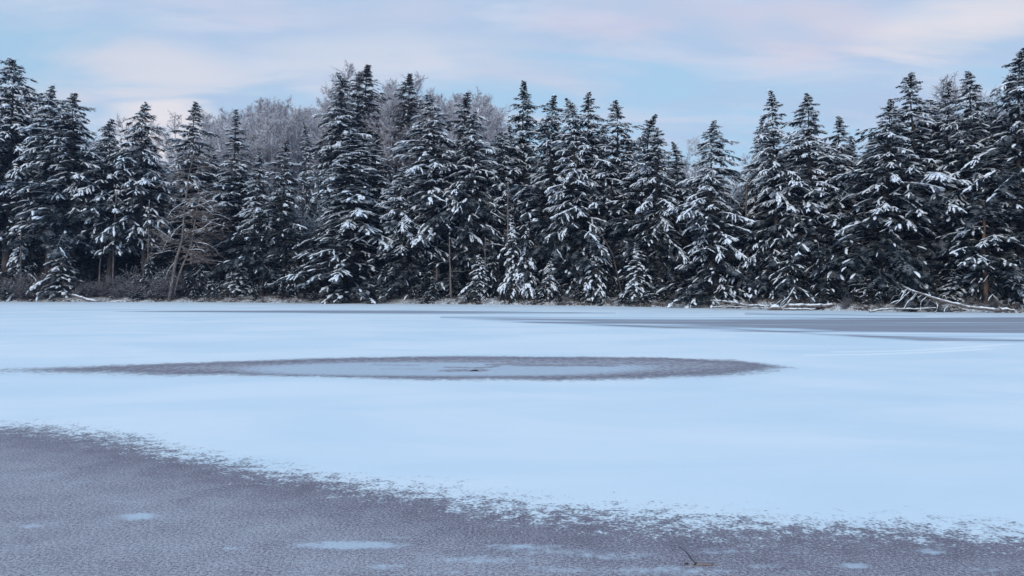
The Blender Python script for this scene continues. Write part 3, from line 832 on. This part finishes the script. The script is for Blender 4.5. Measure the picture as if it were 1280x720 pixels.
def trunk_thing(name, label, pts, s, r, m, group=None, snow=False, nst=5, cat='tree trunk'):
    x, y, z = at(pts[0][0], s)
    o = thing(name, label, cat, (x, y, z - .15), group)
    P = [local(o, px(u, v, y + .05 * i)) for i, (u, v) in enumerate(pts)]; P[0] = np.array([0, 0, 0.0])
    P = np.array(P); f = np.linspace(0, 1, 18); src = np.linspace(0, 1, len(P))
    Q = np.stack([np.interp(f, src, P[:, i]) for i in range(3)], -1); Q[1:-1] += rng.normal(0, r * .12, (16, 3))
    mb = MB(); mb.tube(Q, r * (1 - .55 * f), 8); t = link('trunk', mb.mesh(name + '_trunk', [m]), o)
    for b in range(nst):
        p = Q[int(rng.uniform(.3, .95) * 17)]; a = rng.uniform(0, 6.28); L = rng.uniform(.4, 1.4)
        mb = MB(); mb.tube(bend(p, p + np.array([math.cos(a) * L, math.sin(a) * L * .6, rng.uniform(-.3, .2)]), 5, .05), np.linspace(.028, .008, 5), 4); link('branch', mb.mesh(name + '_branch', [m]), o)
    if snow:
        sn = MB(); snow_on(Q[2:], r * .8, sn, rng); link('snow', sn.mesh(name + '_snow', [M_SNOW]), t)
    return o

trunk_thing('dead_tree', 'orange-brown bare trunk lit against the dark wood behind the fallen tree', [(1233, 382), (1231, 345), (1229, 310), (1230, 280), (1229, 250)], 1.6, .15, M_ORANGE)
trunk_thing('dead_tree', 'slanting thin dead trunk leaning to the left across the dark conifers', [(780, 348), (766, 318), (752, 294), (744, 278)], 1.6, .055, M_BARK, snow=False)
for pts, s, r, lab in (
    ([(123, 352), (126, 320), (127, 290), (129, 250)], 2.0, .09, 'left one of the two thin grey trunks under the snow-clumped conifer'),
    ([(141, 356), (142, 320), (143, 290), (146, 240)], 2.0, .10, 'right one of the two thin grey trunks under the snow-clumped conifer'),
    ([(26, 366), (26, 320), (27, 280), (30, 240)], 1.4, .09, 'thin trunk standing in the brush by the young snow-loaded conifer'),
    ([(564, 372), (563, 345), (562, 320), (562, 296)], 1.5, .10, 'thickest pale trunk of the bare group under the clumped conifer'),
    ([(546, 372), (546, 345), (547, 320), (547, 300)], 2.5, .08, 'darker thin trunk just left of the thickest pale one'),
    ([(606, 374), (607, 340), (606, 310), (607, 297)], 1.2, .05, 'short broken-off stem a little left of the dead snag'),
    ([(934, 372), (934, 320), (932, 270), (933, 225)], 3.0, .10, 'pale slim trunk in the gap right of the big cone-shaped conifer'),
    ([(184, 358), (185, 320), (186, 290), (187, 250)], 2.2, .07, 'slim trunk in the dark left of the brown forked dead tree'),
    ([(379, 374), (379, 330), (378, 290), (380, 240)], 4.0, .08, 'slim trunk standing on the snowy slope beside the slim set-back conifer'),
    ([(1216, 380), (1214, 330), (1217, 290), (1216, 240)], 2.4, .08, 'dark slim trunk a step left of the orange-brown one'),
):
    trunk_thing('dead_tree', lab, pts, s, r, M_DEAD, group='bare trunks at the wood edge')


# ------------------------------------------------------------------ fallen wood on the shore
def log(name, label, pts, Y, r0, r1, m=M_DEAD, group=None, branches=(), stubs=0, snow=1.0):
    x, y, z = px(*pts[0], Y)
    o = thing(name, label, 'driftwood' if name != 'fallen_tree' else 'fallen tree', (x, y, max(z, 0)), group)
    P = np.array([local(o, px(u, v, Y + .03 * i)) for i, (u, v) in enumerate(pts)])
    f = np.linspace(0, 1, 16); src = np.linspace(0, 1, len(P)); Q = np.stack([np.interp(f, src, P[:, i]) for i in range(3)], -1)
    Q[1:-1] += rng.normal(0, r0 * .15, (14, 3)); rr = r0 + (r1 - r0) * f
    mb = MB(); mb.tube(Q, rr, 8); t = link('trunk', mb.mesh(name + '_trunk', [m]), o)
    if snow: 
        sn = MB(); snow_on(Q, rr * .78 * snow, sn, rng, lift=.75); link('snow', sn.mesh(name + '_snow', [M_SNOW]), t)
    for (a, b, rad) in branches:
        A = local(o, px(*a, Y)); B = local(o, px(*b, Y - rng.uniform(.1, .6))); PB = bend(A, B, 7, .075)
        mb = MB(); mb.tube(PB, np.linspace(rad, rad * .35, 7), 5); bo = link('branch', mb.mesh(name + '_branch', [m]), o)
        if rad > .02:
            sn = MB(); snow_on(PB[:6], rad * .75, sn, rng); link('snow', sn.mesh(name + '_branch_snow', [M_SNOW]), bo)
    for i in range(stubs):
        A = Q[rng.integers(2, 14)]; B = A + np.array([rng.normal(0, .25), rng.normal(0, .2), rng.uniform(-.1, .35)]); mb = MB(); mb.tube(bend(A, B, 4, .02), .012, 4); link('branch', mb.mesh(name + '_stub', [m]), o)
    return o

log('fallen_tree', 'fallen dead tree with a raised snow-topped trunk and hanging branches at the shore', [(1252, 388), (1235, 386.5), (1210, 384), (1185, 378), (1160, 370), (1142, 364), (1133, 361)], 43.6, .105, .05,
    branches=[((1134, 361), (1108, 384), .03), ((1138, 363), (1118, 386), .03), ((1145, 366), (1126, 386), .026), ((1146, 367), (1132, 385), .022), ((1158, 371), (1147, 391), .028), ((1170, 376), (1166, 390), .03),
              ((1163, 374), (1156, 383), .02), ((1187, 381), (1180, 391), .026), ((1197, 383), (1200, 389), .026), ((1248, 384), (1264, 393), .07), ((1141, 364), (1140, 384), .016), ((1152, 369), (1148, 376), .022),
              ((1187, 380), (1187, 389), .02), ((1133, 361), (1112, 377), .018)])
log('driftwood_log', 'low curved log lying in the ice edge below the fallen tree', [(1087, 390), (1100, 387), (1120, 386), (1145, 386), (1172, 385)], 44.4, .06, .04, group='driftwood on the shore', stubs=5)
log('driftwood_log', 'pale pole propped on the driftwood pile, its tip pointing left', [(937, 383), (920, 379), (904, 376.5), (888, 375.5)], 48.5, .075, .04, group='driftwood on the shore', branches=[((925, 380), (908, 373), .02), ((905, 377), (903, 381), .015)])
log('driftwood_log', 'long snow-topped log lying right of the upright sticks', [(985, 382.5), (1005, 382), (1022, 382), (1042, 381.5)], 48.2, .12, .10, group='driftwood on the shore', stubs=6)
log('driftwood_log', 'lower log half sunk in the ice edge in front of the long snow-topped one', [(980, 386.5), (1000, 386.5), (1020, 386.8)], 47.6, .07, .05, group='driftwood on the shore', stubs=4)
log('driftwood_log', 'thin pale log between the propped pole and the upright sticks', [(930, 382.5), (945, 382), (968, 382.5)], 48.6, .08, .06, group='driftwood on the shore', stubs=8)
log('driftwood_log', 'thin branch lying flat under the propped pole', [(890, 384), (905, 383), (930, 384), (955, 385.5)], 48.4, .035, .025, group='driftwood on the shore', stubs=8)
log('driftwood_log', 'leaning snowy log at the foot of the brush, running down to the ice', [(90, 368.5), (98, 371), (108, 374.5), (122, 377.5)], 70.5, .12, .14, group='driftwood on the shore')
log('driftwood_log', 'flat snow-covered log at the ice edge beside the brush', [(136, 377.4), (150, 377), (168, 377.6)], 70.3, .10, .07, group='driftwood on the shore')
log('driftwood_log', 'small snowy branch at the ice edge below the twin dark conifers', [(318, 378), (335, 377), (352, 375), (360, 375.5)], 68.5, .06, .03, group='driftwood on the shore', branches=[((335, 377), (345, 379), .03), ((348, 375.5), (340, 378), .03)])
log('driftwood_log', 'thin slanting dead branch at the shore below the bare grey trunks', [(608, 378), (602, 371), (597, 366)], 61.0, .05, .03, group='driftwood on the shore')

# bundle of upright sticks in the driftwood
x, y, z = px(970, 386.5, 48.0)
o = thing('uprooted_stump', 'upturned root stump with curved sticks fanning up from the driftwood', 'driftwood', (x, y, 0), 'driftwood on the shore')
for i, (u1, v1, r) in enumerate(((992, 358.5, .035), (989, 372, .03), (986, 371, .026), (990, 374, .026), (955, 377, .03), (947, 379, .03), (962, 377, .03), (978, 374, .026), (938, 377, .02), (950, 383, .03), (992, 381, .02))):
    A = np.array([rng.normal(0, .12), rng.normal(0, .1), .02]); B = local(o, px(u1, v1, y - rng.uniform(-.3, .4))); P = bend(A, B, 8, .05)
    if i == 0: P[2:6, 0] -= .10; P[-1] += np.array([.05, 0, -.02])
    mb = MB(); mb.tube(P, np.linspace(r, r * .45, 8), 5); b = link('root', mb.mesh('stump_root', [M_DEAD]), o)
    if r > .025:
        sn = MB(); snow_on(P[1:], r * .7, sn, rng); link('snow', sn.mesh('root_snow', [M_SNOW]), b)
mb = MB(); mb.tube(np.array([[-.5, 0, .02], [-.2, 0, .14], [.1, 0, .16], [.4, 0, .03]]), [.08, .17, .16, .07], 9); st = link('stump', mb.mesh('stump_body', [M_DEAD]), o)
sn = MB(); snow_on(np.array([[-.4, 0, .1], [-.1, 0, .2], [.3, 0, .12]]), [.10, .14, .1], sn, rng); link('snow', sn.mesh('stump_snow', [M_SNOW]), st)


# ------------------------------------------------------------------ brush along the bank
def shrub_mesh(name, seed, m, H=1.6, n=34, spread=.9):
    r = np.random.default_rng(seed); mb = MB()
    for i in range(n):
        a = r.uniform(0, 6.28); q = r.uniform(0, 1); b = np.array([math.cos(a), math.sin(a), 0]) * .25 * q
        L = H * r.uniform(.55, 1.1); d = np.array([math.cos(a) * spread * q, math.sin(a) * spread * q, 1.0]); P = [b + [0, 0, -.1]]
        for k in range(6):
            d = d + r.normal(0, .16, 3); d /= np.linalg.norm(d); P.append(P[-1] + d * L / 6)
        P = np.array(P); mb.tube(P, .011 * (1 - np.linspace(0, 1, 7) * .6), 3)
        for k in range(9):
            i0 = r.integers(2, 7); e = d * .4 + r.normal(0, .55, 3); e[2] = abs(e[2]) * .8; l = r.uniform(.15, .5) * H * .5
            mid = P[i0] + e / np.linalg.norm(e) * l * .5; end = mid + (e / np.linalg.norm(e) + r.normal(0, .35, 3)) * l * .5
            mb.tube(np.array([P[i0], mid, end]), .0065, 3)
            for _ in range(2): mb.tube(np.array([mid, mid + r.normal(0, .18, 3) + [0, 0, .08]]), .0055, 3)
    return mb.mesh(name, [m])

SHRUB = [shrub_mesh('shrub_twigs_a', 90, M_BRUSH), shrub_mesh('shrub_twigs_b', 91, M_BRUSH, 1.4, 40, 1.2), shrub_mesh('shrub_twigs_c', 92, M_REDBRUSH, 1.2, 36, 1.2)]
def shrub(k, label, u, s, h, group):
    x, y, z = at(u, s); sc = h / 1.5
    o = link('bare_shrub', SHRUB[k]); o.location = (x, y, z); o.rotation_euler = (0, 0, RND.uniform(0, 6.28)); o.scale = (sc * RND.uniform(1, 1.3), sc, sc * RND.uniform(.9, 1.1))
    tag(o, label, 'shrub', group)
for i in range(40):
    shrub(RND.choice([0, 0, 1]), 'grey leafless shrub in the frosted thicket at the left end of the shore', -20 + i * 6.6 + RND.uniform(-4, 4), RND.uniform(.2, 3.2), RND.choice((.6, .9, 1.2, 1.6, 2.3)) * RND.uniform(.85, 1.1), 'shrubs of the shore thicket')
for i in range(56):
    shrub(RND.choice([1, 2, 2]), 'low reddish leafless shrub on the bank under the conifers', RND.uniform(200, 1290), RND.uniform(.2, 1.6), RND.uniform(.25, .65), 'low shrubs along the bank')

# dry grass and fallen twigs on the bank, nobody could count them
mb = MB(); r = np.random.default_rng(8)
xs = r.uniform(-75, 45, 9000); sd = r.exponential(.7, 9000) + .02; ys = yshore(xs) + sd; zs = ground_z(xs, ys)
V = []
for a, b, c in zip(xs, ys, zs):
    hgt = r.uniform(.08, .34); dx, dy = r.normal(0, .13, 2)
    V += [(a - .012, b, c - .02), (a + .012, b, c - .02), (a + dx, b + dy, c + hgt)]
mb.add(V, np.arange(len(V)).reshape(-1, 3))
tag(link('bank_grass', mb.mesh('bank_grass', [M_REDBRUSH])), 'dry frosted grass along the bank between ice and conifers', 'grass', kind='stuff')

# ------------------------------------------------------------------ twig and leaf frozen into the near ice, ridge in the oval
x, y = gpt(870, 706)
o = thing('ice_twig', 'thin dark twig sticking up out of the near bare ice', 'twig', (x, y, 0))
mt, nt, b = mat('wet_twig'); b.inputs['Base Color'].default_value = (.022, .016, .018, 1); b.inputs['Roughness'].default_value = .5
P = np.array([[-.004, -.006, -.01], [0, 0, .006], [-.022, .005, .028], [-.045, .01, .058], [-.075, .012, .088], [-.099, .015, .103]])
mb = MB(); mb.tube(P, [.0042, .0040, .0032, .0028, .0024, .0016], 6); link('stem', mb.mesh('twig_stem', [mt]), o)
mb = MB(); mb.tube(np.array([[-.016, -.02, .0015], [-.004, -.008, .003], [.004, 0, .006], [.012, .004, .004]]), [.003, .005, .006, .002], 6); link('knot', mb.mesh('twig_knot', [mt]), o)
x, y = gpt(859, 706.5)
mb = MB(); mb.tube(np.array([[-.016, 0, .001], [-.006, .004, .004], [.006, .006, .004], [.014, 0, .001]]), [.002, .007, .008, .002], 6, squash=.5)
o = link('bark_chip', mb.mesh('bark_chip', [mt])); o.location = (x, y, 0.001); tag(o, 'dark chip of bark frozen in the ice next to the upright twig', 'bark chip')
ml, nt, b = mat('dead_leaf'); b.inputs['Roughness'].default_value = .7
nt.links.new(mix(nt, noise_n(nt, objco(nt), 30), (.155, .128, .128), (.25, .21, .205)), b.inputs['Base Color'])
x, y = gpt(881, 706.5)
mb = MB(); a = np.linspace(0, 6.283, 18, endpoint=False); rr = 1 + .12 * np.sin(5 * a) + .08 * np.sin(9 * a + 1)
top = np.stack([.055 * np.cos(a) * rr, .020 * np.sin(a) * rr, .003 + .002 * np.sin(3 * a)], -1); bot = top - [0, 0, .003]
Vl = np.concatenate([top, bot, [[0, 0, .005], [0, 0, .0005]]]); k = np.arange(18); k2 = (k + 1) % 18
mb.add(Vl, np.concatenate([np.stack([k, k2, np.full(18, 36)], -1), np.stack([k2 + 18, k + 18, np.full(18, 37)], -1), np.stack([k, k + 18, k2 + 18], -1), np.stack([k, k2 + 18, k2], -1)]), 0, True)
o = link('dead_leaf', mb.mesh('dead_leaf', [ml])); o.location = (x, y, .003); tag(o, 'flat tan dead leaf frozen on the ice at the foot of the twig', 'leaf')
x, y = gpt(593, 464)
mb = MB(); mb.tube(np.array([[-.11, 0, 0], [-.04, .02, .01], [.02, .01, .018], [.06, 0, .01], [.09, 0, 0]]), [.005, .022, .028, .022, .005], 7, squash=.6)
o = link('wood_chunk', mb.mesh('wood_chunk', [mt])); o.location = (x, y, 0); tag(o, 'small dark chunk of wood frozen in the middle of the ice oval', 'driftwood')

# ------------------------------------------------------------------ bird
bx = px(1072, 163, 58.0)
mbm, nt, b = mat('bird_feathers'); b.inputs['Base Color'].default_value = (.03, .03, .035, 1); b.inputs['Roughness'].default_value = .7
o = thing('flying_bird', 'tiny dark bird flying above the dip in the skyline', 'bird', tuple(bx))
mb = MB(); mb.tube(np.array([[-.14, 0, 0], [-.09, 0, .01], [0, 0, .015], [.07, 0, .01], [.10, 0, .02], [.13, 0, .015]]), [.015, .03, .045, .035, .028, .006], 8)
for s in (1, -1):
    mb.add([(.05, s * .02, .02), (-.05, s * .02, .02), (-.05, s * .15, .07), (.04, s * .16, .075), (-.07, s * .30, .03), (-.02, s * .02, .03), (0, s * .15, .085)], [(0, 3, 6), (0, 6, 5), (5, 6, 2), (5, 2, 1), (3, 4, 6), (6, 4, 2), (0, 1, 2), (0, 2, 3), (3, 2, 4)])
mb.add([(-.12, .02, .005), (-.12, -.02, .005), (-.24, .035, 0), (-.24, -.035, 0), (-.18, 0, .012)], [(0, 2, 4), (4, 2, 3), (4, 3, 1), (0, 4, 1)])
link('body', mb.mesh('bird_body', [mbm]), o)

# ------------------------------------------------------------------ light, sky, camera
SUN = Vector((-.35, -1.0, .0)).normalized(); EL = math.radians(20)
sd = Vector((SUN.x * math.cos(EL), SUN.y * math.cos(EL), math.sin(EL)))
l = bpy.data.lights.new('sun', 'SUN'); l.energy = 1.9; l.angle = math.radians(25); l.color = (1.0, .95, .86)
lo = bpy.data.objects.new('sun', l); COL.objects.link(lo); lo.rotation_euler = sd.to_track_quat('Z', 'Y').to_euler()

w = bpy.data.worlds.new('World'); scene.world = w; w.use_nodes = True
nt = w.node_tree; nt.nodes.clear()
out = N(nt, 'ShaderNodeOutputWorld'); bg = N(nt, 'ShaderNodeBackground'); nt.links.new(bg.outputs[0], out.inputs[0])
bg.inputs[1].default_value = 0.1
sky = N(nt, 'ShaderNodeTexSky', sky_type='NISHITA'); sky.sun_disc = False
sky.sun_elevation = EL; sky.sun_rotation = math.atan2(SUN.x, SUN.y); sky.air_density = 1.0; sky.dust_density = 1.0; sky.ozone_density = 1.5
tc = N(nt, 'ShaderNodeTexCoord').outputs['Generated']
sp = N(nt, 'ShaderNodeSeparateXYZ'); nt.links.new(tc, sp.inputs[0])
zc = mth(nt, 'MAXIMUM', sp.outputs[2], 0.0); den = mth(nt, 'ADD', zc, .16)
cb = N(nt, 'ShaderNodeCombineXYZ'); nt.links.new(mth(nt, 'DIVIDE', sp.outputs[0], den), cb.inputs[0]); nt.links.new(mth(nt, 'DIVIDE', sp.outputs[1], den), cb.inputs[1])
mp = N(nt, 'ShaderNodeMapping'); mp.inputs['Scale'].default_value = (.55, 1.25, 1); mp.inputs['Location'].default_value = (.35, .8, 0); mp.inputs['Rotation'].default_value = (0, 0, math.radians(-10)); nt.links.new(cb.outputs[0], mp.inputs[0])
c1 = noise_n(nt, mp.outputs[0], 1.7, 7, .56, .5); c2 = noise_n(nt, mp.outputs[0], 3.2, 6, .56, .4)
hi = smooth(nt, zc, .17, .34)                                        # cloud thickens overhead
cover = smooth(nt, mth(nt, 'ADD', c1, mth(nt, 'MULTIPLY', hi, .14)), .42, .62)
K = 10.0
base = mix(nt, .80, sky.outputs[0], (.40 * K, .61 * K, .81 * K))
grey = (.43 * K, .545 * K, .73 * K); pale = (.56 * K, .62 * K, .76 * K)
cc = mix(nt, mth(nt, 'MULTIPLY', cover, .85), base, mix(nt, smooth(nt, c2, .42, .62), grey, pale))
az = mth(nt, 'ARCTAN2', sp.outputs[0], sp.outputs[1]); wob = mth(nt, 'MULTIPLY', mth(nt, 'SUBTRACT', c2, .5), .09)
for a0, e0, wa, we, tl_, am, colr in ((-26.8, 14.6, 9, 2.0, .02, .7, (.68, .68, .73)), (-9, 16.3, 12, 1.9, -.05, .6, (.64, .67, .75)), (-25, 10.6, 4, 2.2, 0, .85, (.80, .75, .76)), (-33, 12, 5, 1.4, 0, .5, (.70, .68, .72)),
                                      (21.5, 17.6, 7.5, 2.0, .12, .55, (.68, .61, .69)), (31, 16.6, 6.5, 1.9, 0, .8, (.74, .71, .74)), (2, 14.6, 8, 2.0, .03, .6, (.66, .62, .70)), (9, 19.5, 9, 1.8, 0, .6, (.60, .57, .70)), (-16, 19.5, 14, 1.6, 0, .5, (.60, .60, .73))):
    da = mth(nt, 'DIVIDE', mth(nt, 'SUBTRACT', az, math.radians(a0)), math.radians(wa))
    ev = mth(nt, 'ADD', mth(nt, 'SUBTRACT', mth(nt, 'ADD', sp.outputs[2], wob), math.sin(math.radians(e0))), mth(nt, 'MULTIPLY', mth(nt, 'SUBTRACT', az, math.radians(a0)), tl_))
    de = mth(nt, 'DIVIDE', ev, math.radians(we))
    r2 = mth(nt, 'ADD', mth(nt, 'MULTIPLY', da, da), mth(nt, 'MULTIPLY', de, de))
    blob = mth(nt, 'MULTIPLY', smooth(nt, r2, 1.3, 0.1), smooth(nt, c1, .32, .58))
    cc = mix(nt, mth(nt, 'MULTIPLY', blob, am), cc, tuple(x * K for x in colr))
zen = smooth(nt, zc, .36, .60)
cc = mix(nt, mth(nt, 'MULTIPLY', zen, .85), cc, (.43 * K, .645 * K, .88 * K))
nt.links.new(cc, bg.inputs[0])

me = bpy.data.meshes.new('haze')
x0, x1, y0, y1, z0, z1 = -520, 520, -360, 600, -5, 62
me.from_pydata([(x, y, z) for x in (x0, x1) for y in (y0, y1) for z in (z0, z1)], [], [(0, 1, 3, 2), (4, 6, 7, 5), (0, 4, 5, 1), (2, 3, 7, 6), (0, 2, 6, 4), (1, 5, 7, 3)])
m = bpy.data.materials.new('cold_air'); m.use_nodes = True; nt = m.node_tree; nt.nodes.clear()
vo = N(nt, 'ShaderNodeVolumePrincipled'); vo.inputs['Density'].default_value = 0.00034; vo.inputs['Color'].default_value = (.42, .58, .98, 1); vo.inputs['Anisotropy'].default_value = 0.0
nt.links.new(vo.outputs[0], N(nt, 'ShaderNodeOutputMaterial').inputs['Volume']); me.materials.append(m)
tag(link('haze', me), 'thin cold haze over the frozen lake and wood', 'haze', kind='stuff')

cam = bpy.data.cameras.new('camera'); co = bpy.data.objects.new('camera', cam); COL.objects.link(co)
cam.sensor_width = 36; cam.lens = 36 * F / 1280; cam.clip_end = 4000; cam.clip_start = .05
co.location = (0, 0, CAMZ); co.rotation_euler = (math.radians(90) - math.atan((360 - HV) / F), 0, 0)
scene.camera = co
scene.view_settings.view_transform = 'Standard'; scene.view_settings.look = 'None'; scene.view_settings.exposure = 0.16; scene.view_settings.gamma = 1.0
scene.cycles.max_bounces = 6; scene.cycles.diffuse_bounces = 3; scene.cycles.glossy_bounces = 2
scene.cycles.use_denoising = True
